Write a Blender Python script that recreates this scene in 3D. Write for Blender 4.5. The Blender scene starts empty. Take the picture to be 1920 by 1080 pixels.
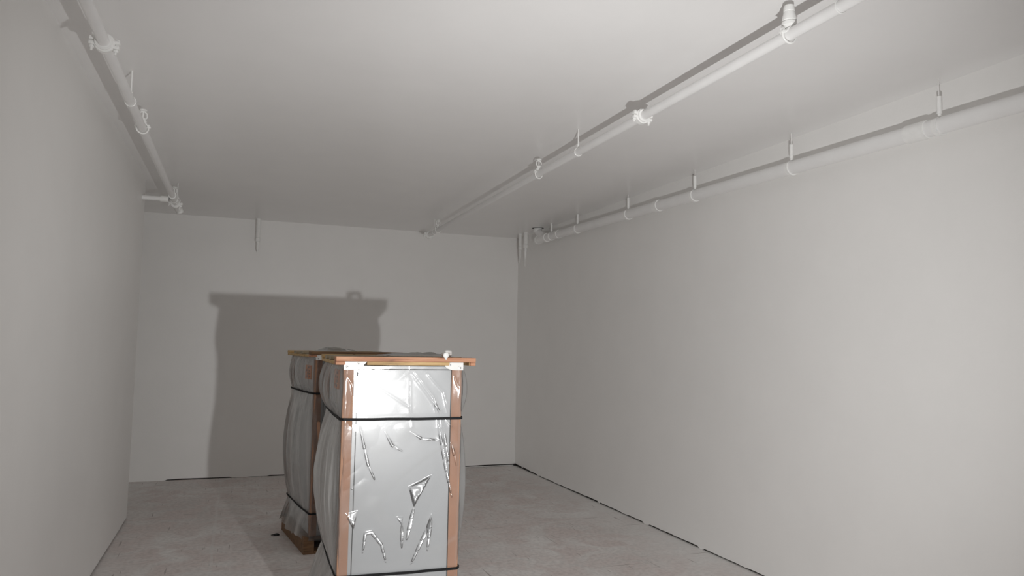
import bpy, math, random
import numpy as np
from mathutils import Matrix, Vector
PI = math.pi
random.seed(4)
S = bpy.context.scene
C = S.collection

# ------------------------------------------------------------------ camera
EYE = 1.6
yaw, pitch, roll, focal = 0.35532557, 0.07888820, 0.01724871, 1378.52
def camera():
    cy, sy, cp, sp = math.cos(yaw), math.sin(yaw), math.cos(pitch), math.sin(pitch)
    fwd = Vector((sy*cp, cy*cp, sp)); right = Vector((cy, -sy, 0)); up = right.cross(fwd)
    cr, sr = math.cos(roll), math.sin(roll)
    r, u = right*cr + up*sr, right*-sr + up*cr
    cam = bpy.data.cameras.new('camera'); o = bpy.data.objects.new('camera', cam); C.objects.link(o)
    cam.sensor_width = 36; cam.lens = focal*36/1920; cam.clip_start = .05
    o.matrix_world = Matrix(((r.x, u.x, -fwd.x, 0), (r.y, u.y, -fwd.y, 0), (r.z, u.z, -fwd.z, EYE), (0, 0, 0, 1)))
    S.camera = o
camera()

# ------------------------------------------------------------------ world, lamp, exposure
w = bpy.data.worlds.new('world'); S.world = w; w.use_nodes = True
w.node_tree.nodes['Background'].inputs[0].default_value = (.02, .02, .02, 1)
w.node_tree.nodes['Background'].inputs[1].default_value = .0
def lamp(name, loc, energy, radius, aim=None, size=None, blend=1.0, color=(1, 1, 1)):
    l = bpy.data.lights.new(name, 'SPOT' if aim else 'POINT')
    l.energy = energy; l.shadow_soft_size = radius; l.color = color
    o = bpy.data.objects.new(name, l); C.objects.link(o); o.location = loc
    if aim:
        l.spot_size = math.radians(size); l.spot_blend = blend
        o.rotation_euler = (Vector(aim)-Vector(loc)).to_track_quat('-Z', 'Y').to_euler()
    return o
# hand-held lamp in front of the camera's right side, below the frame
LAMP = (.91, .84, 1.19)
lamp('work_lamp', LAMP, 318, .018, aim=(3.1, 9.38, 2.7), size=123, color=(1, 1, .995))
S.view_settings.view_transform = 'Standard'; S.view_settings.look = 'None'
S.view_settings.gamma = 1; S.view_settings.use_curve_mapping = False
S.view_settings.exposure = 0.0
S.cycles.use_denoising = True
S.cycles.max_bounces = 16; S.cycles.diffuse_bounces = 9; S.cycles.transparent_max_bounces = 20
S.cycles.glossy_bounces = 4; S.cycles.sample_clamp_indirect = 8

# ------------------------------------------------------------------ materials
def nodes(name):
    m = bpy.data.materials.new(name); m.use_nodes = True
    nt = m.node_tree; return m, nt, nt.nodes['Principled BSDF']
def N(nt, kind, **kw):
    n = nt.nodes.new(kind)
    for k, v in kw.items():
        if k.startswith('_'): n.inputs[k[1:].replace('_', ' ')].default_value = v
        else: setattr(n, k, v)
    return n
def ramp(nt, src, stops):
    r = nt.nodes.new('ShaderNodeValToRGB'); e = r.color_ramp.elements
    while len(e) < len(stops): e.new(.5)
    for q, (p, c) in zip(e, stops): q.position = p; q.color = c if len(c) == 4 else (*c, 1)
    nt.links.new(src, r.inputs[0]); return r.outputs[0]
def simple(name, col, rough=.5, var=.03, scale=20, metal=0, bump=0, spec=.5, bscale=60):
    m, nt, b = nodes(name)
    tc = N(nt, 'ShaderNodeTexCoord'); n = N(nt, 'ShaderNodeTexNoise', _Scale=scale, _Detail=4.0)
    nt.links.new(tc.outputs['Object'], n.inputs['Vector'])
    lo = tuple(c*(1-var) for c in col); hi = tuple(min(1, c*(1+var)) for c in col)
    nt.links.new(ramp(nt, n.outputs[0], [(.3, lo), (.7, hi)]), b.inputs['Base Color'])
    b.inputs['Roughness'].default_value = rough; b.inputs['Metallic'].default_value = metal
    b.inputs['Specular IOR Level'].default_value = spec
    if bump:
        n2 = N(nt, 'ShaderNodeTexNoise', _Scale=bscale, _Detail=3.0); nt.links.new(tc.outputs['Object'], n2.inputs['Vector'])
        bp = N(nt, 'ShaderNodeBump', _Strength=bump, _Distance=.004)
        nt.links.new(n2.outputs[0], bp.inputs['Height']); nt.links.new(bp.outputs[0], b.inputs['Normal'])
    return m
M_wall = simple('wall_paint', (.885, .876, .86), .42, .012, 3, bump=.12, bscale=90, spec=.5)
M_ceil = simple('ceiling_paint', (.88, .873, .866), .30, .012, 3, bump=.05, bscale=70, spec=.5)
M_pipe = simple('pipe_paint', (.87, .867, .86), .35, .02, 8, spec=.5)
M_fit = simple('fitting_paint', (.90, .90, .885), .3, .03, 30, spec=.5)
M_gap_shade = simple('gap_shade', (.02, .018, .016), .9)
M_hole = simple('hole_dark', (.03, .03, .028), .8)
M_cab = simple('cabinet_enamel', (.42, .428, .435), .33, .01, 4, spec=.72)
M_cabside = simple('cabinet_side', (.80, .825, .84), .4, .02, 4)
M_card = simple('brown_cardboard', (.39, .215, .135), .7, .08, 12, bump=.2)
M_screw = simple('screw_steel', (.25, .25, .25), .4, .1, 50, metal=.8)
M_strap = simple('black_strap', (.010, .010, .011), .65, .2, 80, bump=.3, spec=.2)
M_plastic = simple('white_plastic', (.82, .82, .80), .3)
M_orange = simple('orange_label', (.88, .30, .08), .5, .06, 30)
M_ink = simple('black_ink', (.03, .02, .02), .6)
M_scrap = simple('black_rubber', (.02, .02, .02), .5)

def wood(name, c1, c2, scale=1.0):
    m, nt, b = nodes(name)
    tc = N(nt, 'ShaderNodeTexCoord'); mp = N(nt, 'ShaderNodeMapping'); mp.inputs['Scale'].default_value = (3*scale, 26*scale, 40*scale)
    nt.links.new(tc.outputs['Object'], mp.inputs[0])
    n = N(nt, 'ShaderNodeTexNoise', _Scale=1.6, _Detail=6.0, _Distortion=.6); nt.links.new(mp.outputs[0], n.inputs['Vector'])
    nt.links.new(ramp(nt, n.outputs[0], [(.28, tuple(c*.55 for c in c1)), (.45, c1), (.7, c2)]), b.inputs['Base Color'])
    b.inputs['Roughness'].default_value = .65
    bp = N(nt, 'ShaderNodeBump', _Strength=.3, _Distance=.002); nt.links.new(n.outputs[0], bp.inputs['Height']); nt.links.new(bp.outputs[0], b.inputs['Normal'])
    return m
M_red = wood('wood_reddish', (.46, .215, .12), (.60, .32, .19))
M_yel = wood('wood_yellow', (.52, .34, .15), (.64, .45, .22))
M_grey = wood('wood_weathered', (.30, .255, .18), (.44, .37, .26))
M_pal = wood('wood_pallet', (.17, .09, .042), (.25, .145, .07))

def floor_mat():
    m, nt, b = nodes('stained_concrete')
    L = nt.links.new
    tc = N(nt, 'ShaderNodeTexCoord')
    def noise(scale, detail=5, dist=0, stretch=None, rot=0):
        n = N(nt, 'ShaderNodeTexNoise', _Scale=scale, _Detail=detail, _Distortion=dist)
        mp = N(nt, 'ShaderNodeMapping')
        if stretch: mp.inputs['Scale'].default_value = stretch
        mp.inputs['Rotation'].default_value = (0, 0, rot)
        L(tc.outputs['Object'], mp.inputs[0]); L(mp.outputs[0], n.inputs['Vector']); return n.outputs[0]
    def mix(f, a, c, mode='MIX'):
        x = N(nt, 'ShaderNodeMix', data_type='RGBA', blend_type=mode)
        if isinstance(f, float): x.inputs[0].default_value = f
        else: L(f, x.inputs[0])
        for s, v in ((6, a), (7, c)):
            if isinstance(v, tuple): x.inputs[s].default_value = (*v, 1)
            else: L(v, x.inputs[s])
        return x.outputs[2]
    base = ramp(nt, noise(1.1, 8, .4), [(.3, (.62, .585, .567)), (.5, (.71, .68, .662)), (.72, (.79, .77, .755))])
    blot = ramp(nt, noise(3.5, 8, 1.0), [(.40, (0, 0, 0)), (.62, (1, 1, 1))])
    c = mix(blot, base, (.66, .59, .57))
    fine = ramp(nt, noise(30, 6, .3), [(.35, (.86, .86, .86)), (.6, (1.04, 1.04, 1.04))])
    c = mix(.9, c, fine, 'MULTIPLY')
    # painters' overspray, a pale smooth band beside the walls
    sx = N(nt, 'ShaderNodeSeparateXYZ'); L(tc.outputs['Object'], sx.inputs[0])
    wob = N(nt, 'ShaderNodeMath', operation='MULTIPLY_ADD'); L(noise(1.3, 4, .5), wob.inputs[0]); wob.inputs[1].default_value = 1.1
    def edge(coord, at, sign, width):
        a = N(nt, 'ShaderNodeMath', operation='SUBTRACT'); L(coord, a.inputs[0]); a.inputs[1].default_value = at
        s = N(nt, 'ShaderNodeMath', operation='MULTIPLY'); L(a.outputs[0], s.inputs[0]); s.inputs[1].default_value = sign
        q = N(nt, 'ShaderNodeMath', operation='ADD'); L(s.outputs[0], q.inputs[0]); L(wob.outputs[0], q.inputs[1])
        r = N(nt, 'ShaderNodeMapRange'); L(q.outputs[0], r.inputs[0]); r.inputs[1].default_value = .75; r.inputs[2].default_value = .75+width
        r.inputs[3].default_value = .85; r.inputs[4].default_value = 0
        return r.outputs[0]
    e1 = edge(sx.outputs[0], -1.05, 1, .6); e2 = edge(sx.outputs[0], 3.564, -1, .9); e3 = edge(sx.outputs[1], 9.38, -1, .25)
    mx = N(nt, 'ShaderNodeMath', operation='MAXIMUM'); L(e1, mx.inputs[0]); L(e2, mx.inputs[1])
    mx2 = N(nt, 'ShaderNodeMath', operation='MAXIMUM'); L(mx.outputs[0], mx2.inputs[0]); L(e3, mx2.inputs[1])
    c = mix(mx2.outputs[0], c, (.81, .805, .795))
    # dark dragged scratches and scuffs
    for rot, st, lo in ((.5, (16, .9, 1), .715), (-.35, (.8, 18, 1), .715), (1.2, (22, 1.3, 1), .73), (-.9, (20, 2.2, 1), .72)):
        s = ramp(nt, noise(1.7, 7, .15, st, rot), [(lo-.035, (0, 0, 0)), (lo, (1, 1, 1))])
        c = mix(s, c, (.40, .355, .34))
    s = ramp(nt, noise(2.2, 8, .8, (2.2, 2.2, 1), .8), [(.66, (0, 0, 0)), (.72, (.6, .6, .6))])
    c = mix(s, c, (.72, .70, .68))
    # a pale chalk line running down the room
    d = N(nt, 'ShaderNodeMath', operation='MULTIPLY_ADD'); L(noise(2, 4), d.inputs[0]); d.inputs[1].default_value = .06; L(sx.outputs[0], d.inputs[2])
    k = N(nt, 'ShaderNodeMath', operation='COMPARE'); L(d.outputs[0], k.inputs[0]); k.inputs[1].default_value = -.083; k.inputs[2].default_value = .011
    k2 = N(nt, 'ShaderNodeMath', operation='MULTIPLY'); L(k.outputs[0], k2.inputs[0]); k2.inputs[1].default_value = .35
    c = mix(k2.outputs[0], c, (.72, .71, .69))
    L(c, b.inputs['Base Color'])
    b.inputs['Roughness'].default_value = .62
    bp = N(nt, 'ShaderNodeBump', _Strength=.25, _Distance=.004); L(noise(45, 6), bp.inputs['Height']); L(bp.outputs[0], b.inputs['Normal'])
    return m
M_floor = floor_mat()

def film_mat():
    m = bpy.data.materials.new('clear_plastic_film'); m.use_nodes = True
    nt = m.node_tree; nt.nodes.clear(); L = nt.links.new
    out = N(nt, 'ShaderNodeOutputMaterial')
    tr = N(nt, 'ShaderNodeBsdfTransparent'); tr.inputs[0].default_value = (.985, .985, .985, 1)
    df = N(nt, 'ShaderNodeBsdfDiffuse'); df.inputs[0].default_value = (.96, .96, .95, 1)
    tl = N(nt, 'ShaderNodeBsdfTranslucent'); tl.inputs[0].default_value = (.96, .96, .95, 1)
    md = N(nt, 'ShaderNodeMixShader'); md.inputs[0].default_value = .45; L(df.outputs[0], md.inputs[1]); L(tl.outputs[0], md.inputs[2])
    at = N(nt, 'ShaderNodeAttribute', attribute_name='haze')
    lw = N(nt, 'ShaderNodeLayerWeight'); lw.inputs[0].default_value = .35
    a = N(nt, 'ShaderNodeMath', operation='MULTIPLY_ADD', use_clamp=True); L(lw.outputs['Facing'], a.inputs[0]); a.inputs[1].default_value = .12; L(at.outputs['Fac'], a.inputs[2])
    m1 = N(nt, 'ShaderNodeMixShader'); L(a.outputs[0], m1.inputs[0]); L(tr.outputs[0], m1.inputs[1]); L(md.outputs[0], m1.inputs[2])
    gl = N(nt, 'ShaderNodeBsdfGlossy'); gl.inputs['Roughness'].default_value = .13
    g2 = N(nt, 'ShaderNodeBsdfGlossy'); g2.inputs['Roughness'].default_value = .36
    gm = N(nt, 'ShaderNodeMixShader'); gm.inputs[0].default_value = .22; L(gl.outputs[0], gm.inputs[1]); L(g2.outputs[0], gm.inputs[2])
    tc = N(nt, 'ShaderNodeTexCoord'); ns = N(nt, 'ShaderNodeTexNoise', _Scale=14.0, _Detail=5.0, _Distortion=.8); L(tc.outputs['Object'], ns.inputs['Vector'])
    bp = N(nt, 'ShaderNodeBump', _Strength=.10, _Distance=.01); L(ns.outputs[0], bp.inputs['Height']); L(bp.outputs[0], gl.inputs['Normal'])
    fr = N(nt, 'ShaderNodeFresnel'); fr.inputs[0].default_value = 1.6
    m2 = N(nt, 'ShaderNodeMixShader'); L(fr.outputs[0], m2.inputs[0]); L(m1.outputs[0], m2.inputs[1]); L(gm.outputs[0], m2.inputs[2])
    L(m2.outputs[0], out.inputs[0]); return m
M_film = film_mat()

# ------------------------------------------------------------------ mesh helpers
class MB:
    def __init__(s): s.v, s.f, s.sm = [], [], []
    def add(s, vs, fs, smooth=False):
        k = len(s.v); s.v += [tuple(v) for v in vs]; s.f += [[k+i for i in f] for f in fs]; s.sm += [smooth]*len(fs); return s
    def box(s, x0, x1, y0, y1, z0, z1, bev=0.0):
        if bev <= 0:
            vs = [(x, y, z) for x in (x0, x1) for y in (y0, y1) for z in (z0, z1)]
            return s.add(vs, [(0, 1, 3, 2), (4, 6, 7, 5), (0, 4, 5, 1), (2, 3, 7, 6), (0, 2, 6, 4), (1, 5, 7, 3)])
        import bmesh
        bm = bmesh.new(); bmesh.ops.create_cube(bm, size=1)
        for v in bm.verts: v.co = Vector(((x0+x1)/2+v.co.x*(x1-x0), (y0+y1)/2+v.co.y*(y1-y0), (z0+z1)/2+v.co.z*(z1-z0)))
        bmesh.ops.bevel(bm, geom=bm.edges[:], offset=bev, segments=2, affect='EDGES', profile=.6)
        bm.verts.index_update(); s.add([v.co[:] for v in bm.verts], [[v.index for v in f.verts] for f in bm.faces]); bm.free(); return s
    def path(s, pts, r, seg=16, cap=True, closed=False):
        pts = [Vector(p) for p in pts]; n = len(pts); rs = r if hasattr(r, '__len__') else [r]*n
        vs, fs = [], []; prev = None
        for i, p in enumerate(pts):
            a = pts[i-1] if (i or closed) else pts[0]; b = pts[(i+1) % n] if (i < n-1 or closed) else pts[-1]
            t = (b-a).normalized() if (b-a).length > 1e-9 else Vector((0, 0, 1))
            if prev is None: x = t.orthogonal().normalized()
            else: x = (prev - t*prev.dot(t)).normalized()
            prev = x; y = t.cross(x)
            for k in range(seg):
                an = 2*PI*k/seg; vs.append(p+(x*math.cos(an)+y*math.sin(an))*rs[i])
        m = n if closed else n-1
        for i in range(m):
            for k in range(seg):
                j = (i+1) % n; q = (k+1) % seg
                fs.append((i*seg+k, i*seg+q, j*seg+q, j*seg+k))
        s.add(vs, fs, True)
        if cap and not closed:
            s.add(vs[:seg], [tuple(reversed(range(seg)))]); s.add(vs[-seg:], [tuple(range(seg))])
        return s
    def lathe(s, base, axis, prof, seg=20):   # prof: (distance along axis, radius) steps
        b, a = Vector(base), Vector(axis).normalized(); x = a.orthogonal().normalized(); y = a.cross(x)
        vs, fs = [], []
        for d, r in prof:
            for k in range(seg):
                an = 2*PI*k/seg; vs.append(b+a*d+(x*math.cos(an)+y*math.sin(an))*max(r, 1e-4))
        for i in range(len(prof)-1):
            for k in range(seg):
                q = (k+1) % seg; fs.append((i*seg+k, i*seg+q, (i+1)*seg+q, (i+1)*seg+k))
        fs.append(tuple(reversed(range(seg)))); fs.append(tuple(range((len(prof)-1)*seg, len(prof)*seg)))
        return s.add(vs, fs, False)
    def band(s, c, r0, r1, hw, a0, a1, seg=28):   # flat ring segment around the Y axis
        vs, fs = [], []; full = abs(a1-a0) >= 2*PI-1e-6; n = seg if full else seg+1
        for i in range(n):
            a = a0+(a1-a0)*i/seg
            for r in (r0, r1):
                for h in (-hw, hw): vs.append((c[0]+r*math.cos(a), c[1]+h, c[2]+r*math.sin(a)))
        for i in range(seg):
            A, B = 4*i, 4*((i+1) % n)
            fs += [(A, B, B+1, A+1), (A+2, A+3, B+3, B+2), (A, A+2, B+2, B), (A+1, B+1, B+3, A+3)]
        if not full: fs += [(0, 1, 3, 2), (4*seg, 4*seg+2, 4*seg+3, 4*seg+1)]
        return s.add(vs, fs, False)
    def build(s, name, mat, parent=None, loc=None):
        me = bpy.data.meshes.new(name); me.from_pydata([tuple(v) for v in s.v], [], s.f)
        me.polygons.foreach_set('use_smooth', s.sm); me.materials.append(mat)
        import bmesh
        bm = bmesh.new(); bm.from_mesh(me); bmesh.ops.remove_doubles(bm, verts=bm.verts, dist=1e-6); bmesh.ops.recalc_face_normals(bm, faces=bm.faces); bm.to_mesh(me); bm.free()
        o = bpy.data.objects.new(name, me); C.objects.link(o)
        if parent: o.parent = parent
        if loc: o.location = loc
        return o
def auto(o, ang=40):
    me = o.data; me.polygons.foreach_set('use_smooth', [True]*len(me.polygons))
    try: me.set_sharp_from_angle(angle=math.radians(ang))
    except Exception: pass
    return o
def tag(o, label=None, cat=None, group=None, kind=None):
    for k, v in (('label', label), ('category', cat), ('group', group), ('kind', kind)):
        if v: o[k] = v
    return o
def empty(name, loc, rz=0):
    o = bpy.data.objects.new(name, None); C.objects.link(o); o.location = loc; o.rotation_euler = (0, 0, rz); o.empty_display_size = .1
    return o
def struct(o): return tag(o, kind='structure')
def part(mb, name, mat, root, smooth=True, ang=40):
    o = mb.build(name, mat, root); return auto(o, ang) if smooth else o

def vnoise(x, y, seed=0):
    x = np.asarray(x, float); y = np.asarray(y, float)
    xi, yi = np.floor(x).astype(int), np.floor(y).astype(int); xf, yf = x-xi, y-yi
    xf = xf*xf*xf*(xf*(xf*6-15)+10); yf = yf*yf*yf*(yf*(yf*6-15)+10)
    def h(a, b):
        n = np.sin(a*127.1+b*311.7+seed*74.7)*43758.5453; return (n-np.floor(n))*2-1
    return (h(xi, yi)*(1-xf)+h(xi+1, yi)*xf)*(1-yf)+(h(xi, yi+1)*(1-xf)+h(xi+1, yi+1)*xf)*yf

# ------------------------------------------------------------------ room
H, XL, XR, YB, YL, YF = 3.0764, -.857, 3.5644, 9.383, 7.474, -2.2
XREC = -2.1
struct(part(MB().box(XREC-.1, XR+.12, YF-.1, YB+.12, -.12, 0), 'floor', M_floor, None, False))
struct(part(MB().box(XREC-.1, XR+.12, YF-.1, YB+.12, H, H+.12), 'ceiling', M_ceil, None, False))
def wall(name, p, q, thick, gap, seed=0):
    """panel from p to q (its visible face), thickness away to the left of p->q; the foot is cut unevenly"""
    p, q = Vector((*p, 0)), Vector((*q, 0)); d = q-p; Ln = d.length; t = d/Ln; nrm = Vector((-t.y, t.x, 0))
    n = max(2, int(Ln/.03)); vs, fs = [], []
    for i in range(n+1):
        s = Ln*i/n; g = gap(s) if gap else 0
        a = p+t*s
        for off in (0, thick):
            for z in (g, H): v = a+nrm*off; vs.append((v.x, v.y, z))
    for i in range(n):
        A, B = 4*i, 4*i+4
        fs += [(A, B, B+1, A+1), (A+2, A+3, B+3, B+2), (A, A+2, B+2, B), (A+1, B+1, B+3, A+3)]
    fs += [(0, 1, 3, 2), (4*n, 4*n+2, 4*n+3, 4*n+1)]
    return struct(MB().add(vs, fs).build(name, M_wall))
def uneven(seed, base, amp):
    return lambda s: max(.0, base + amp*float(vnoise(s*1.3, seed))+amp*.8*float(vnoise(s*9, seed+3)) - (.03 if vnoise(s*7.3, seed+9) > .90 else 0))
g_r = uneven(11, .0135, .004); g_l = uneven(5, .019, .004); g_b = uneven(21, .011, .003)
wall('wall_right', (XR, YB), (XR, YF), .1, lambda s: g_r(s)+(.022*max(0, 1-s/.9)))
def gb(s):
    x = XREC+s
    if x < -.70: return 0.
    if .0 < x < .42: return max(0, g_b(s)-.011)
    return g_b(s)+(.014 if x > 2.2 else 0)
wall('wall_back', (XREC, YB), (XR, YB), .1, gb)
wall('wall_left', (XL, YF), (XL, YL), .1, g_l)
wall('wall_recess_front', (XL-.1, YL), (XREC, YL), .1, None)
wall('wall_recess_side', (XREC, YL), (XREC, YB), .1, None)
wall('wall_front', (XR, YF), (XL, YF), .1, None)
# near-black boxes behind the lifted panel feet, painting the gap's shade
for k, b in enumerate([(XR+.012, XR+.09, YF, YB, 0.0005, .05), (-.75, XR, YB+.012, YB+.09, 0.0005, .05), (XL-.09, XL-.012, YF, YL-.02, 0.0005, .05)]):
    struct(part(MB().box(*b), 'foot_strip_%d' % (k+1), M_gap_shade, None, False))
# thin pale ledge left under the back wall beside the right corner
struct(part(MB().box(2.2, XR-.02, YB-.004, YB+.01, 0.004, .012), 'foot_strip_4', M_wall, None, False))

# ------------------------------------------------------------------ sprinkler pipes
def coupling(root, x, y, z, r, tilt=0.0):
    """grooved coupling: two half shells with bolt pads left and right"""
    m = MB()
    for hw, ra in ((.027, r+.012), (.014, r+.018)): m.band((0, 0, 0), r-.001, ra, hw, 0, 2*PI, 32)
    for s in (-1, 1):
        for zz in (-.011, .011): m.box(min(s*(r+.006), s*(r+.036)), max(s*(r+.006), s*(r+.036)), -.017, .017, zz-.0075, zz+.0075, .003)
    o = part(m, 'coupling', M_fit, root); o.location = (x, y, z); o.rotation_euler = (0, tilt, 0)
    for s in (-1, 1):
        b = MB().lathe((0, 0, .026), (0, 0, -1), [(0, .003), (.0, .010), (.008, .010), (.008, .0055), (.046, .0055), (.046, .0105), (.056, .0105), (.056, .0055), (.068, .005)], 10)
        bo = part(b, 'bolt', M_fit, o); bo.location = (s*(r+.023), 0, 0)
    return o
def hanger(name, x, y, z, r, label, group, thick=False, rodr=.0045, ztop=H, sleeve=None):
    root = empty(name, (x, y, z)); tag(root, label, 'pipe hanger', group)
    m = MB().path([(0, 0, r+.012), (0, 0, ztop-z)], rodr, 10)
    part(m, 'rod', M_wall if thick else M_fit, root)
    if sleeve: part(MB().lathe((0, 0, sleeve[0]), (0, 0, 1), [(0, .013), (sleeve[1]-sleeve[0], .013)], 14), 'sleeve', M_fit, root)
    if thick:
        part(MB().band((0, 0, 0), r+.0005, r+.008, .014, PI*.80, PI*2.15, 30), 'ring', M_fit, root)
        part(MB().band((0, 0, 0), r+.0005, r+.003, .010, PI*.15, PI*.80, 20), 'yoke', M_pipe, root)
    else:
        m = MB(); pts = [(0, 0, r+.02)]
        for k in range(0, 25):
            a = PI*.5-.42-(2*PI-.84)*k/24; pts.append(((r+.003)*math.cos(a), 0, (r+.003)*math.sin(a)))
        m.path(pts+[(0, 0, r+.02)], .0028, 8); part(m, 'ring', M_fit, root)
    part(MB().lathe((0, 0, r+.008), (0, 0, 1), [(0, .009), (.02, .009)], 6), 'nut', M_fit, root)
    return root
def upright(name, x, y, z, r, label, group, top, lean=0.0, covered=False, open_=False):
    """U-bolt saddle tee on top of the pipe with an upright sprinkler"""
    root = empty(name, (x, y, z), lean); tag(root, label, 'sprinkler head', group)
    m = MB().band((0, 0, 0), r, r+.006, .022, PI*.08, PI*.92, 18)
    for s in (-1, 1): m.box(min(s*(r-.002), s*(r+.02)), max(s*(r-.002), s*(r+.02)), -.014, .014, .004, .012, .002)
    part(m, 'saddle', M_fit, root)
    pts = [(r+.010, 0, .028)]+[((r+.010)*math.cos(a), 0, (r+.010)*math.sin(a)) for a in [-PI*k/18 for k in range(19)]]+[(-r-.010, 0, .028)]
    part(MB().path(pts, .0048, 10), 'u_bolt', M_fit, root)
    for s in (-1, 1):
        n = part(MB().lathe((0, 0, .012), (0, 0, 1), [(0, .010), (.009, .010)], 6), 'nut', M_fit, root); n.location = (s*(r+.010), 0, 0)
    zc = r+.002; h = top-z
    if covered:
        part(MB().lathe((0, 0, zc), (0, 0, 1), [(0, .024), (.012, .026), (.013, .031), (.026, .031), (.027, .027), (.034, .027)], 24), 'collar', M_fit, root)
        part(MB().lathe((0, 0, zc+.034), (0, 0, 1), [(0, .030), (.012, .0285), (h-zc-.062, .022), (h-zc-.060, .0235), (h-zc-.04, .022), (h-zc-.034, .019)], 24), 'cover', M_fit, root)
    else:
        part(MB().lathe((0, 0, zc), (0, 0, 1), [(0, .024), (.018, .022), (.020, .016), (.034, .016)], 20), 'collar', M_fit, root)
        f = MB()
        for s in (-1, 1): f.path([(s*.012, 0, zc+.030), (s*.024, 0, zc+.044), (s*.022, 0, zc+.066), (0, 0, zc+.082)], .0048, 8)
        f.path([(0, 0, zc+.030), (0, 0, zc+.080)], .0042, 8)
        part(f, 'frame', M_fit, root)
        part(MB().lathe((0, 0, zc), (0, 0, 1), [(.078, .007), (.081, .021), (.088, .021), (.092, .007)], 18), 'deflector', M_fit, root)
    return root

RP = .0245
# left pipe
lx, lz = -.608, 2.905
lp = empty('sprinkler_pipe', (lx, YF+.1, lz)); tag(lp, 'thin white sprinkler pipe under the ceiling beside the left wall', 'pipe', 'ceiling sprinkler pipes')
y0 = YF+.1
part(MB().path([(0, 0, 0), (0, 7.17-y0, -.002)], RP, 24) if False else MB().path([(0, 0, 0), (0, 7.25-y0, 0)], RP, 24), 'pipe', M_pipe, lp)
for y in (3.60,): coupling(lp, 0, y-y0, 0, RP, .1)
# tee, end leg and the branch into the recess
part(MB().path([(0, 7.22-y0, 0), (0, 7.36-y0, 0)], .033, 20), 'tee_fitting', M_fit, lp)
part(MB().path([(-.03, 7.27-y0, -.03), (-1.4, 7.27-y0, -.03)], .0215, 18), 'branch_pipe', M_pipe, lp)
part(MB().path([(-.03, 7.27-y0, -.03), (-.10, 7.27-y0, -.03)], .028, 18), 'branch_socket', M_fit, lp)
part(MB().path([(0, 7.36-y0, 0), (0, 7.62-y0, -.01)], RP, 20), 'end_pipe', M_pipe, lp)
el = [(0, 7.62-y0, -.01), (0, 7.72-y0, -.012), (.004, 7.77-y0, -.02), (.02, 7.80-y0, -.035), (.03, 7.81-y0, -.06)]
part(MB().path(el, .034, 18), 'elbow', M_fit, lp)
coupling(lp, 0, 7.60-y0, -.008, RP, .3)
hanger('pipe_hanger', lx, 4.44, lz, RP, 'thin rod and wire ring holding the left wall pipe, nearer of its two', 'wire ring hangers')
hanger('pipe_hanger', lx+.02, 7.50, lz, RP, 'thin rod hanger at the far end of the left wall pipe', 'wire ring hangers')
upright('fire_sprinkler', lx, 4.98, lz, RP, 'open frame upright sprinkler clamped on the pipe along the left wall', 'clamped sprinklers', 3.02, .35)
upright('fire_sprinkler', lx+.0, 7.42, lz, RP, 'small upright sprinkler at the far end of the left wall pipe', 'clamped sprinklers', 3.01, -.5)
# middle pipe
mx_, mz = 2.11, 2.919
mp_ = empty('sprinkler_pipe', (mx_, YF+.1, mz)); tag(mp_, 'thin white sprinkler pipe crossing the middle of the ceiling', 'pipe', 'ceiling sprinkler pipes')
part(MB().path([(0, 0, 0), (0, 8.62-y0, 0)], RP, 24), 'pipe', M_pipe, mp_)
coupling(mp_, 0, 3.60-y0, 0, RP, .12)
coupling(mp_, 0, 8.60-y0, 0, RP, .1)
part(MB().lathe((0, 8.62-y0, 0), (0, 1, 0), [(0, RP+.002), (.05, RP+.004), (.06, RP-.006)], 20), 'end_cap', M_fit, mp_)
hanger('pipe_hanger', mx_, 4.44, mz, RP, 'thin rod and wire ring near the middle of the central ceiling pipe', 'wire ring hangers')
hanger('pipe_hanger', mx_, 2.12, mz, RP, 'wire ring on the central ceiling pipe at the top edge of the photo', 'wire ring hangers')
hanger('pipe_hanger', mx_, 8.33, mz, RP, 'thin rod hanger at the far end of the central ceiling pipe', 'wire ring hangers')
upright('fire_sprinkler', mx_, 2.40, mz, RP, 'tapered covered sprinkler on the central pipe, nearest and largest of them', 'clamped sprinklers', 3.045, 0, True)
upright('fire_sprinkler', mx_, 5.14, mz, RP, 'open frame sprinkler clamped on the central pipe between hanger and far end', 'clamped sprinklers', 3.02, .3)
upright('fire_sprinkler', mx_, 8.17, mz, RP, 'farthest small upright sprinkler on the central ceiling pipe', 'clamped sprinklers', 3.02, .2)

# thick pipe on the right wall, falling slightly towards the camera
rx, rr = 3.475, .0455
zr = lambda y: 2.8157+(y-2.837)*.0205
rp = empty('drain_pipe', (rx, YF+.1, 0)); tag(rp, 'thick white pipe running high along the right wall', 'pipe')
part(MB().path([(0, 0, zr(y0)), (0, 8.41-y0, zr(8.41))], rr, 32), 'pipe', M_pipe, rp)
for y, hl in ((2.955, .065), (5.65, .035), (7.84, .03)):
    part(MB().path([(0, y-hl-y0, zr(y-hl)), (0, y+hl-y0, zr(y+hl))], rr+.006, 32), 'coupling', M_fit, rp)
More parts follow.
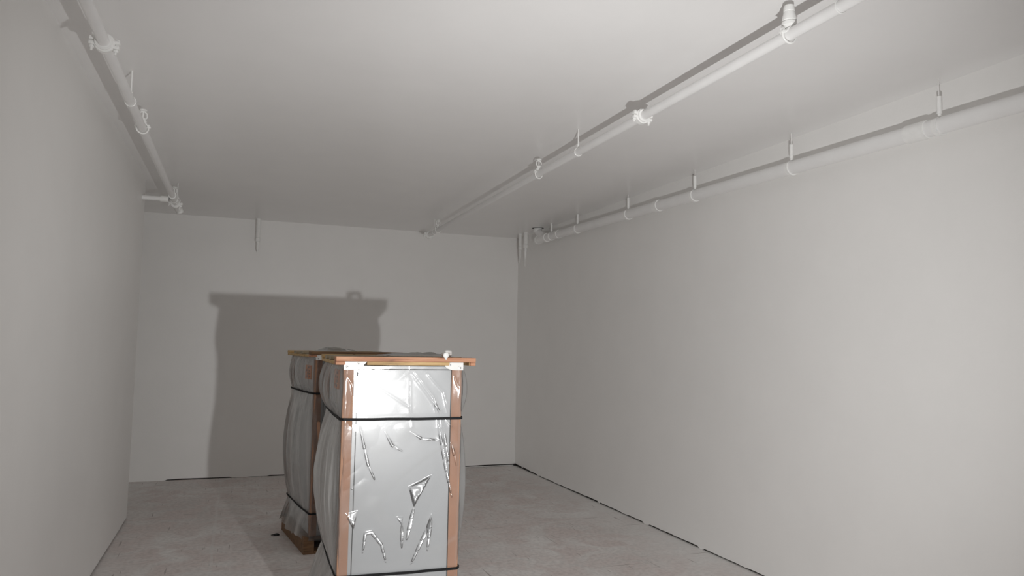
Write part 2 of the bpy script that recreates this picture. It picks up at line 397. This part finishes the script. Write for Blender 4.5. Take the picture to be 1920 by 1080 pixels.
# cleanout wye at the far end with the riser into the ceiling
part(MB().path([(0, 8.16-y0, zr(8.16)), (0, 8.23-y0, zr(8.23))], rr+.009, 32), 'coupling', M_fit, rp)
part(MB().path([(0, 8.21-y0, zr(8.21)), (0, 8.43-y0, zr(8.43)+.0)], rr+.005, 32), 'wye_fitting', M_fit, rp)
part(MB().lathe((0, 8.43-y0, zr(8.43)), (0, 1, 0), [(0, rr+.010), (.035, rr+.010), (.04, rr+.002), (.055, rr-.01)], 28), 'cleanout_cap', M_fit, rp)
part(MB().path([(0, 8.25-y0, zr(8.25)), (0, 8.37-y0, zr(8.3)+.06), (-.005, 8.42-y0, zr(8.3)+.10), (-.01, 8.44-y0, H-.03)], rr+.002, 28), 'riser', M_pipe, rp)
part(MB().lathe((-.01, 8.44-y0, H-.05), (0, 0, 1), [(0, rr+.012), (.03, rr+.013), (.031, rr+.010), (.049, rr+.010)], 28), 'riser_socket', M_fit, rp)
part(MB().lathe((-.01, 8.442-y0, H-.0015), (0, 0, 1), [(0, .074), (.0016, .074)], 28), 'ceiling_hole', M_hole, rp)
where = ['nearest of the row, by the right edge', 'second from the right edge', 'third from the right edge', 'fourth from the right edge', 'fifth, short of the far corner', 'last and smallest, beside the far corner riser']
for y, wh in zip((2.822, 3.949, 5.077, 6.18, 7.31, 8.035), where):
    hanger('pipe_hanger', rx, y, zr(y), rr, 'band hanger on the thick right pipe, '+wh, 'band hangers on the thick pipe', True, .0025, H, (rr+.02, rr+.115))

# ------------------------------------------------------------------ pendants near the back wall
def pendant(name, x, y, label, L1, r1, L2, r2, tip, lean=(0, 0)):
    root = empty(name, (x, y, H)); tag(root, label, 'sprinkler head', 'pendant sprinklers'); root.rotation_euler = (lean[0], lean[1], 0)
    part(MB().lathe((0, 0, 0.002), (0, 0, -1), [(0, r1*1.12), (.012, r1*1.12), (.012, r1), (L1, r1)], 20), 'sleeve', M_fit, root)
    part(MB().lathe((0, 0, -L1), (0, 0, -1), [(0, r1*.9), (.004, r1*.9), (.005, r1*1.08), (.042, r1*1.08), (.046, r1*.8)], 20), 'collar', M_fit, root)
    part(MB().lathe((0, 0, -L1-.044), (0, 0, -1), [(0, r2), (L2, r2*.85), (L2+.02, r2*.35), (L2+.03, r2*.3)], 16), 'head', M_fit, root)
    if tip: part(MB().lathe((0, 0, -L1-.044-L2-.02), (0, 0, -1), [(0, .004), (tip, .004), (tip+.002, .011), (tip+.004, .011)], 12), 'deflector', M_fit, root)
    return root
pendant('pendant_sprinkler', .178, 9.28, 'sleeved pendant sprinkler hanging by the back wall, left half', .235, .026, .10, .017, 0)
pendant('pendant_sprinkler', 3.455, 8.82, 'thicker of two pendants hanging in the far right corner', .16, .029, .12, .019, .10, (0, .02))
pendant('pendant_sprinkler', 3.43, 8.96, 'thinner of two pendants hanging in the far right corner', .17, .021, .10, .012, .05)

# ------------------------------------------------------------------ wrapped cabinets
W, D, ZB, ZT = .625, .85, .13, 1.487
def seg_d(X, Z, pts):
    """distance to a polyline and the parameter along it"""
    best = np.full(X.shape, 9.); par = np.zeros(X.shape); tot = sum(math.dist(a, b) for a, b in zip(pts, pts[1:])); acc = 0
    sgn = np.ones(X.shape)
    for a, b in zip(pts, pts[1:]):
        l = math.dist(a, b); ux, uz = (b[0]-a[0])/l, (b[1]-a[1])/l
        t = np.clip((X-a[0])*ux+(Z-a[1])*uz, 0, l); dx, dz = X-a[0]-ux*t, Z-a[1]-uz*t; d = np.hypot(dx, dz)
        k = d < best; best = np.where(k, d, best); par = np.where(k, (acc+t)/tot, par); sgn = np.where(k, np.sign(dx*uz-dz*ux), sgn); acc += l
    return best, par, sgn
FOLDS = [([(0.072, 1.441), (0.339, 1.274)], .006, .005), ([(0.363, 1.462), (0.474, 1.321), (0.524, 1.193), (0.565, 0.967)], .007, .009),
 ([(0.435, 1.448), (0.526, 1.349), (0.575, 1.164)], .006, .007), ([(0.342, 1.487), (0.348, 1.28), (0.362, 1.168)], .006, .005),
 ([(0.092, 1.174), (0.139, 0.984), (0.177, 0.901)], .005, .006), ([(0.222, 1.144), (0.261, 1.075), (0.312, 1.046)], .005, .006),
 ([(0.383, 0.755), (0.35, 0.593)], .008, .006), ([(0.323, 0.677), (0.326, 0.555)], .005, .004),
 ([(0.127, 0.544), (0.137, 0.636), (0.169, 0.641), (0.221, 0.576), (0.245, 0.489)], .006, .006),
 ([(0.478, 0.708), (0.457, 0.64), (0.377, 0.47)], .007, .008), ([(0.479, 0.694), (0.46, 0.531)], .006, .004),
 ([(0.583, 1.434), (0.614, 1.362), (0.622, 1.277)], .006, .006), ([(0.016, 1.433), (0.044, 1.392), (0.051, 1.338)], .006, .006),
 ([(0.357, 1.141), (0.416, 1.106), (0.503, 1.095)], .005, .005), ([(0.474, 1.321), (0.551, 0.94), (0.584, 0.799)], .006, .006),
 ([(0.014, 1.324), (0.011, 1.176)], .005, .006), ([(0.349, 1.447), (0.575, 1.164)], .007, .008), ([(.575, 1.08), (.62, .93)], .006, .005)]
POCKETS = [((0.351, 0.86), (0.473, 0.915), (0.383, 0.755), .030), ((0.026, 0.746), (0.098, 0.755), (0.077, 0.661), .020),
 ((0.286, 0.712), (0.327, 0.709), (0.323, 0.671), .010), ((0.457, 0.654), (0.481, 0.708), (0.452, 0.613), .018)]
def front_relief(X, Z, seed):
    d = .004+.0035*vnoise(X*5+3, Z*3.2, seed)+.0018*vnoise(X*13, Z*8, seed+1)
    # diagonal tension folds
    u, v = X*.8+Z*.6, -X*.6+Z*.8
    d += .0042*np.abs(vnoise(u*3.0, v*16, seed+2))*np.clip(vnoise(X*3, Z*2.5, seed+5)+.35, 0, 1)
    u, v = X*.75-Z*.66, X*.66+Z*.75
    d += .0038*np.abs(vnoise(u*14, v*2.6, seed+3))*np.clip(vnoise(X*3+7, Z*2.5, seed+6)+.3, 0, 1)
    if seed == 0:
        for pts, wd, amp in FOLDS:
            b, t, s = seg_d(X, Z, pts); tp = np.sqrt(np.clip(np.sin(PI*np.clip(t*.9+.05, 0, 1)), 0, 1)); zt = max(p[1] for p in pts)
            rise = .145*((1.37-Z)*np.abs(1.37-Z)-(1.37-zt)*abs(1.37-zt)+X*X-pts[0][0]**2); rise = np.mod(rise+.001, .0100)+.0015  # crest slope shaped to mirror the lamp into the camera as a glint
            k = np.clip((wd*(.45+.75*np.sin(PI*np.clip(t, .02, .98)))-b)/.0040+.5, 0, 1); k = k*k*(3-2*k)
            low = np.clip((1.18-Z)/.1, 0, 1)
            d += (1-low)*amp*.7*tp*np.exp(-(b/(wd*.9))**1.2)+low*(rise*k+.0025*tp*np.exp(-(b/(wd*3))**2))
        for A, B, Cc, amp in POCKETS:
            den = (B[1]-Cc[1])*(A[0]-Cc[0])+(Cc[0]-B[0])*(A[1]-Cc[1])
            l1 = ((B[1]-Cc[1])*(X-Cc[0])+(Cc[0]-B[0])*(Z-Cc[1]))/den; l2 = ((Cc[1]-A[1])*(X-Cc[0])+(A[0]-Cc[0])*(Z-Cc[1]))/den; l3 = 1-l1-l2
            ins = np.minimum(np.minimum(l1, l2), l3)
            zt = max(A[1], B[1]); x0 = min(A[0], B[0]); q = .145*((1.37-Z)**2-(1.37-zt)**2+X**2-x0**2)+.0016*vnoise(X*60, Z*45, 3)  # pocket tilt shaped so the whole triangle catches the lamp's glare
            d += np.clip(q, 0, .05)*np.clip(ins*9+.1, 0, 1)
    return d
def film(root, seed, straps, left_amp, right_amp, bottom, flare):
    """closed curtain of film round the cabinet: fine mesh in front, gathered folds on the other faces"""
    rc = .018
    us = []   # (x, y, nx, ny, face, along)
    def side(p, n, face, L, step):
        k = int(L/step)
        for i in range(k+1):
            s = L*i/k; us.append((p[0]+(-n[1])*s, p[1]+n[0]*s, n[0], n[1], face, s/L))
    def corner(cx, cy, a0, f0):
        for i in range(1, 6):
            a = a0+PI/2*i/6; us.append((cx+rc*math.cos(a), cy+rc*math.sin(a), math.cos(a), math.sin(a), f0, 1.0 if i < 3 else 0.0))
    side((rc, 0), (0, -1), 0, W-2*rc, .002 if seed == 0 else .006); corner(W-rc, rc, -PI/2, 4)
    side((W, rc), (1, 0), 1, D-2*rc, .010); corner(W-rc, D-rc, 0, 4)
    side((W-rc, D), (0, 1), 2, W-2*rc, .02); corner(rc, D-rc, PI/2, 4)
    side((0, D-rc), (-1, 0), 3, D-2*rc, .007); corner(rc, rc, PI, 4)
    U = np.array(us); nu = len(us)
    zs = np.concatenate([np.linspace(bottom, ZT+.005, int((ZT-bottom)/(.003 if seed == 0 else .006)))]); nz = len(zs)
    X = np.repeat(U[:, 0][:, None], nz, 1); Y = np.repeat(U[:, 1][:, None], nz, 1); Z = np.repeat(zs[None], nu, 0)
    NX = np.repeat(U[:, 2][:, None], nz, 1); NY = np.repeat(U[:, 3][:, None], nz, 1); F = np.repeat(U[:, 4][:, None], nz, 1); A = np.repeat(U[:, 5][:, None], nz, 1)
    s1, s2 = straps
    loose = np.where(Z > s1, np.sin(np.clip((ZT+.03-Z)/(ZT+.03-s1), 0, 1)*PI)**.7*.8,
            np.where(Z > s2, np.sin(np.clip((s1-Z)/(s1-s2), 0, 1)*PI)**.75, np.clip((s2-Z)/.22, 0, 1.2)**.8))
    endt = np.sin(np.clip(A, 0, 1)*PI)**.5
    fr = front_relief(X, Z, seed)*np.clip(loose*2.5+.25, 0, 1)
    # left: deep vertical gathers
    gl = .5+.5*vnoise(A*7+.35*vnoise(A*3, Z*2.2, seed+31), Z*1.2+2, seed+30); g2 = vnoise(A*19+Z*1.1, Z*1.6, seed+33)
    lf = left_amp*loose*(.45+.55*gl)*(.35+.65*endt)*(1.3-.75*A)+.006*g2*(.3+loose)+.003*vnoise(A*30, Z*9, seed+35)
    low = np.clip((s2-Z)/.25, 0, 1)
    lf += flare*low*(.6+.6*vnoise(A*5, Z*.5, seed+38))*(.3+.7*A)
    rt = right_amp*loose*(.5+.5*vnoise(A*6, Z*1.6, seed+40))*(.4+.6*endt)+.004*vnoise(A*16, Z*5, seed+41)+.010*loose
    d = np.where(F == 0, fr, np.where(F == 3, lf+.004, np.where(F == 1, rt+.004, .006+.02*loose)))
    cr = np.where((A > .5), d, d)
    cor = F == 4
    d = np.where(cor, .005+.010*loose*np.abs(vnoise(X*8, Z*3, seed+50))+.002*vnoise(Z*0+3, Z*20, seed+51), d)
    # ease every face into its rounded corners
    ease = np.clip(np.minimum(A, 1-A)/.06, 0, 1); dc = .005+.010*loose*np.abs(vnoise(NX*0+1.3, Z*3, seed+50))
    d = np.where((F == 3) | (F == 1) | (F == 2), d*ease+dc*(1-ease), d)
    e0 = np.clip(np.minimum(A, 1-A)/.05, 0, 1); d = np.where(F == 0, d*(.5+.5*e0)+dc*(1-e0)*.6, d)
    d = np.maximum(d, .0025)
    d = np.where(Z > ZT, -.004, d)
    hem = Z <= bottom+.01
    zz = np.where(F == 0, Z, Z)+np.where(Z < bottom+.10, (bottom+.10-Z)*.25*vnoise(A*9+F*3, 0*Z, seed+60), 0)
    V = np.stack([X+NX*d, Y+NY*d, zz], -1).reshape(-1, 3)
    idx = np.arange(nu*nz).reshape(nu, nz); nx_ = np.roll(idx, -1, 0)
    fc = np.stack([idx[:, :-1], nx_[:, :-1], nx_[:, 1:], idx[:, 1:]], -1).reshape(-1, 4)
    me = bpy.data.meshes.new('plastic_film'); me.from_pydata(V.tolist(), [], fc.tolist())
    me.polygons.foreach_set('use_smooth', [True]*len(me.polygons)); me.materials.append(M_film)
    hz = np.where(F == 0, .05+.06*np.clip(vnoise(X*4, Z*3, seed+70), 0, 1)+.12*np.clip(.16-np.abs(vnoise((X*.8+Z*.6)*2.2, (Z*.8-X*.6)*5, seed+73)), 0, 1)/.16, np.where(F == 3, (.68 if seed == 0 else .50)+.22*vnoise(A*9, Z*1.1, seed+71)+.30*np.clip(.32-np.abs(vnoise(A*13+.6*Z, Z*1.3, seed+72)), 0, 1)/.32*np.clip(loose*2, 0, 1)-.10, np.where(F == 1, .36, .2)))
    hz = np.where((F == 3) & (Z > s1), hz*.30, hz); near = np.clip(1-np.minimum(A, 1-A)/.1, 0, 1); hz = np.where(F == 4, .14, hz); hz = np.where((F == 3), hz*(1-near*.5), hz)
    at = me.attributes.new('haze', 'FLOAT', 'POINT'); at.data.foreach_set('value', hz.reshape(-1).astype(np.float32))
    o = bpy.data.objects.new('plastic_film', me); C.objects.link(o); o.parent = root
    return o
def strap(root, z, sag, name='strap', off=.006, leftoff=.010):
    cor = [(-leftoff*.6, D+.008), (-leftoff, D*.5), (-.008, .01), (.006, -off-.004), (W*.5, -off-.006), (W-.006, -off-.004), (W+.010, .01), (W+.018, D*.5), (W+.008, D-.01), (W-.02, D+.01), (.02, D+.012)]
    zz = [z, z-sag*.3, z, z, z-sag*.15, z-.003, z, z, z, z, z]
    pts = []
    n = len(cor)
    for i in range(n):
        a, b = cor[i], cor[(i+1) % n]
        for k in range(4): t = k/4; pts.append((a[0]+(b[0]-a[0])*t, a[1]+(b[1]-a[1])*t, zz[i]+(zz[(i+1) % n]-zz[i])*t+.0015*float(vnoise(i*3+k, z*9))))
    vs, fs = [], []; m = len(pts)
    for i, p in enumerate(pts):
        t = Vector(pts[(i+1) % m])-Vector(pts[i-1]); nn = Vector((t.y, -t.x, 0)).normalized()
        for o_, h in ((0, -.0068), (0, .0068), (.0025, .0068), (.0025, -.0068)): q = Vector(p)+nn*o_; vs.append((q.x, q.y, q.z+h))
    for i in range(m):
        A, B = 4*i, 4*((i+1) % m)
        for k in range(4): fs.append((A+k, A+(k+1) % 4, B+(k+1) % 4, B+k))
    return part(MB().add(vs, fs), name, M_strap, root)
def board(parent, x0, x1, y0, y1, z0, z1, mat, rz=0):
    o = MB().box(-(x1-x0)/2, (x1-x0)/2, -(y1-y0)/2, (y1-y0)/2, 0, z1-z0, .0015).build('board', mat, parent)
    o.location = ((x0+x1)/2, (y0+y1)/2, z0); o.rotation_euler = (0, 0, rz); return o
def cabinet(name, loc, rz, label, seed, straps, left_amp, right_amp, bottom, flare, stick):
    base = empty(name, loc, rz); tag(base, label, 'wrapped cabinet', 'plastic wrapped cabinets on pallets')
    # pallet
    pal = MB()
    for x, za, zb in ((-.04, 0, .128), (W/2-.04, .022, .105), (W-.05, 0, .128)): pal.box(x, x+.08, .0, D, za, zb, .003)
    for y in (0, .25, .5, D-.1): pal.box(.041, W-.051, y, y+.10, .107, .128, .002)
    for y in (0, D/2-.05, D-.1): pal.box(.041, W-.051, y, y+.10, .0, .021, .002)
    part(pal, 'pallet', M_pal, base, False)
    # cabinet
    cb = part(MB().box(.008, W-.008, .010, D-.008, ZB+.001, ZT-.006, .006), 'cabinet_body', M_cabside, base, False)
    fp = part(MB().box(.0515, .5695, .002, .0098, ZB+.003, ZT-.002, .002), 'front_frame', M_cab, cb, False)
    dl = part(MB().box(.0725, .5655, -.0005, .0019, ZB+.05, ZT-.022, .0008), 'door', M_cab, cb, False)
    gp = MB().box(.0690, .5690, -.0002, .0019, ZB+.046, ZT-.0175); part(gp, 'door_gap', M_hole, cb, False)
    for x, z in ((.0615, .862), (.5675, .872)): part(MB().lathe((x, -.001, z), (0, -1, 0), [(0, .005), (.004, .005), (.005, .003)], 12), 'latch', M_screw, cb)
    for x in (0, 1):
        for y in (0, 1):
            m = MB(); X0, X1 = (0, .0515) if x == 0 else (W-.055, W); xs0, xs1 = (0, .005) if x == 0 else (W-.005, W)
            ya, yb = (-.003, .0035) if y == 0 else (D-.004, D+.002)
            m.box(X0, X1, ya, yb, ZB+.002, ZT-.019, .001)
            m.box(xs0-.001 if x == 0 else xs0, xs1 if x == 0 else xs1+.001, 0 if y == 0 else D-.055, .055 if y == 0 else D, ZB+.002, ZT-.019, .001)
            part(m, 'corner_post', M_card, base, False)['label'] = 'brown cardboard corner post'
    # orange label on the left face with black marks
    la, lc, l0, l1 = stick
    lb = part(MB().box(-.0015, .0075, la, lc, l0, l1), 'label_sticker', M_orange, base, False); lb['label'] = 'orange label with black marks'
    for r_ in range(4):
        zc = l1-(l1-l0)*(.16+.22*r_); n_ = 3 if r_ % 2 else 2
        for k in range(n_): part(MB().box(-.0022, -.0014, la+(lc-la)*(.14+.26*k+.05*(r_ % 2)), la+(lc-la)*(.30+.26*k), zc-.008, zc+.008), 'printed_mark', M_ink, lb, False)
    # lid of nailed boards
    lid = part(MB().box(-.040, -.004, .0, D+.03, ZT+.003, ZT+.0200, .0015), 'lid', M_yel, base)
    for a in ((.665, .696, .0, D+.03),): board(lid, a[0], a[1], a[2], a[3], ZT+.003, ZT+.0200, M_yel)
    board(lid, -.043, .005, -.018, .06, ZT+.003, ZT+.0205, M_red); board(lid, .668, .697, -.018, .06, ZT+.003, ZT+.0205, M_red)
    board(lid, .115, .552, -.022, .06, ZT+.003, ZT+.0207, M_yel)
    board(lid, -.042, .697, -.024, .066, ZT+.0215, ZT+.0455, M_red if seed == 0 else M_pal, .004)
    for y, mt in ((.27, M_grey), (.52, M_grey), (D-.06, M_yel)): board(lid, -.042, .697, y, y+.09, ZT+.0215, ZT+.0440, mt, random.uniform(-.012, .012))
    for x in (.16, .44): board(lid, x, x+.09, .08, D+.02, ZT+.0035, ZT+.0210, M_grey)
    # white corner brackets under the lid
    for s, x0 in ((1, -.002), (-1, W+.004)):
        arc = [(x0, ZT-.021), (x0+s*.046, ZT-.021)]+[(x0+s*(.046+.055*math.sin(a)), ZT-.021+.026*(1-math.cos(a))) for a in [k*PI/12 for k in range(1, 7)]]+[(x0+s*.118, ZT+.0195), (x0, ZT+.0195)]
        n = len(arc); vs = [(x, -.0165, z) for x, z in arc]+[(x, -.0125, z) for x, z in arc]
        fs = [tuple(range(n)), tuple(reversed(range(n, 2*n)))]+[(i, (i+1) % n, n+(i+1) % n, n+i) for i in range(n)]
        br = part(MB().add(vs, fs), 'corner_bracket', M_plastic, base)
        part(MB().box(min(x0, x0+s*.04), max(x0, x0+s*.04), -.0125, .03, ZT-.002, ZT+.0022, .0005), 'bracket_flange', M_plastic, br)
        for bx, bz in ((.018, -.009), (.074, .007)):
            part(MB().lathe((x0+s*bx, -.0165, ZT+bz), (0, -1, 0), [(0, .0115), (.003, .0105), (.0035, .006)], 18), 'boss', M_plastic, br)
            part(MB().lathe((x0+s*bx, -.0200, ZT+bz), (0, -1, 0), [(0, .0052), (.0015, .0052), (.002, .003)], 12), 'screw', M_screw, br)
    film(base, seed, straps, left_amp, right_amp, bottom, flare)
    for z in straps: strap(base, z, .02)
    return base
c1 = cabinet('wrapped_cabinet', (.517, 3.85, 0), math.radians(-1.3), 'front cabinet in clear plastic with shiny white door and brown corner strips', 0, (1.213, .43), .095, .085, .06, .05, (.24, .44, 1.35, 1.455))
c2 = cabinet('wrapped_cabinet', (.575, 5.88, 0), math.radians(7.6), 'rear cabinet in dull plastic standing behind the front one, pallet corner showing', 7, (1.21, .30), .085, .03, .105, .045, (.15, .34, 1.31, 1.42))

# ------------------------------------------------------------------ loose bits on the lids and floor
LT = ZT+.0455
k = empty('strap_buckle', (1.045, 3.86, LT)); tag(k, 'white plastic knob lying on the front edge of the front lid', 'plastic fitting')
part(MB().lathe((0, -.055, .012), (0, 1, .10), [(0, .010), (.003, .015), (.007, .015), (.010, .008), (.04, .008), (.044, .012), (.060, .012)], 20), 'knob', M_plastic, k)
part(MB().path([(0, -.048, .006), (0, -.05, -.006), (.002, -.05, -.011)], [.009, .006, .003], 12), 'tongue', M_plastic, k)
part(MB().path([(0.0, .0, .018), (.02, .02, .030), (.05, .05, .030), (.055, .07, .012)], .010, 12), 'bent_tube', M_plastic, k)
def ribbon(name, pts, wd, mat, label, cat, th=.0012):
    pts = [Vector(p) for p in pts]; vs, fs = [], []; n = len(pts)
    for i, p in enumerate(pts):
        t = (pts[min(i+1, n-1)]-pts[max(i-1, 0)]).normalized(); s = Vector((t.y, -t.x, 0)).normalized()*wd/2
        for q, h in ((s, 0), (-s, 0), (-s, th), (s, th)): vs.append(tuple(p+q+Vector((0, 0, h))))
    for i in range(n-1):
        for k_ in range(4): fs.append((4*i+k_, 4*i+(k_+1) % 4, 4*i+4+(k_+1) % 4, 4*i+4+k_))
    fs += [(0, 3, 2, 1), (4*n-4, 4*n-3, 4*n-2, 4*n-1)]
    o = MB().add(vs, fs).build(name, mat); tag(o, label, cat); return o
def arcpts(p, q, h, n=12, bow=0): return [tuple(Vector(p).lerp(Vector(q), t/n)+Vector((bow*math.sin(PI*t/n), 0, h*math.sin(PI*t/n)))) for t in range(n+1)]
ribbon('strap_offcut', arcpts((.66, 6.18, LT+.001), (.94, 6.26, LT+.001), .020), .018, M_strap, 'black strap end curling on top of the rear lid', 'strap')
ribbon('strap_offcut', arcpts((.66, 4.52, LT), (1.02, 4.47, LT), .012, 12), .014, M_strap, 'dark strap piece lying flat across the front lid', 'strap')
def crumple(name, c, sx, sy, sz, seed, label, n=26):
    vs, fs = [], []
    for i in range(n):
        for j in range(n):
            u, v = i/(n-1)*2-1, j/(n-1)*2-1
            h = max(0, 1-u*u)*max(0, 1-v*v)
            vs.append((c[0]+u*sx+.25*sx*float(vnoise(v*3, u*2, seed)), c[1]+v*sy, c[2]+.002+sz*h*(.5+.7*abs(float(vnoise(u*3.3, v*2.7, seed+2))))+.003*abs(float(vnoise(u*9, v*8, seed+5)))*h))
    for i in range(n-1):
        for j in range(n-1): fs.append((i*n+j, (i+1)*n+j, (i+1)*n+j+1, i*n+j+1))
    me = bpy.data.meshes.new(name); me.from_pydata(vs, [], fs); me.polygons.foreach_set('use_smooth', [True]*len(fs)); me.materials.append(M_film)
    at = me.attributes.new('haze', 'FLOAT', 'POINT'); at.data.foreach_set('value', [.30]*len(vs))
    o = bpy.data.objects.new(name, me); C.objects.link(o); tag(o, label, 'plastic film', 'film scraps on the lids'); return o
crumple('film_scrap', (.72, 6.02, LT), .13, .07, .032, 3, 'crumpled clear film peaking on the left end of the rear lid')
crumple('film_scrap', (.95, 4.15, LT), .20, .12, .022, 9, 'flat crumpled clear film on the front lid beside the white knob')
sc = empty('rubber_scrap', (.375, 6.53, 0)); tag(sc, 'small black scrap on the floor left of the rear pallet', 'scrap')
part(MB().lathe((0, 0, 0), (0, 0, 1), [(0, .022), (.006, .024), (.012, .018), (.016, .010)], 16), 'scrap', M_scrap, sc)
part(MB().path([(.01, 0, .008), (-.02, -.01, .010), (-.045, 0, .006)], [.008, .006, .003], 10), 'tail', M_scrap, sc)
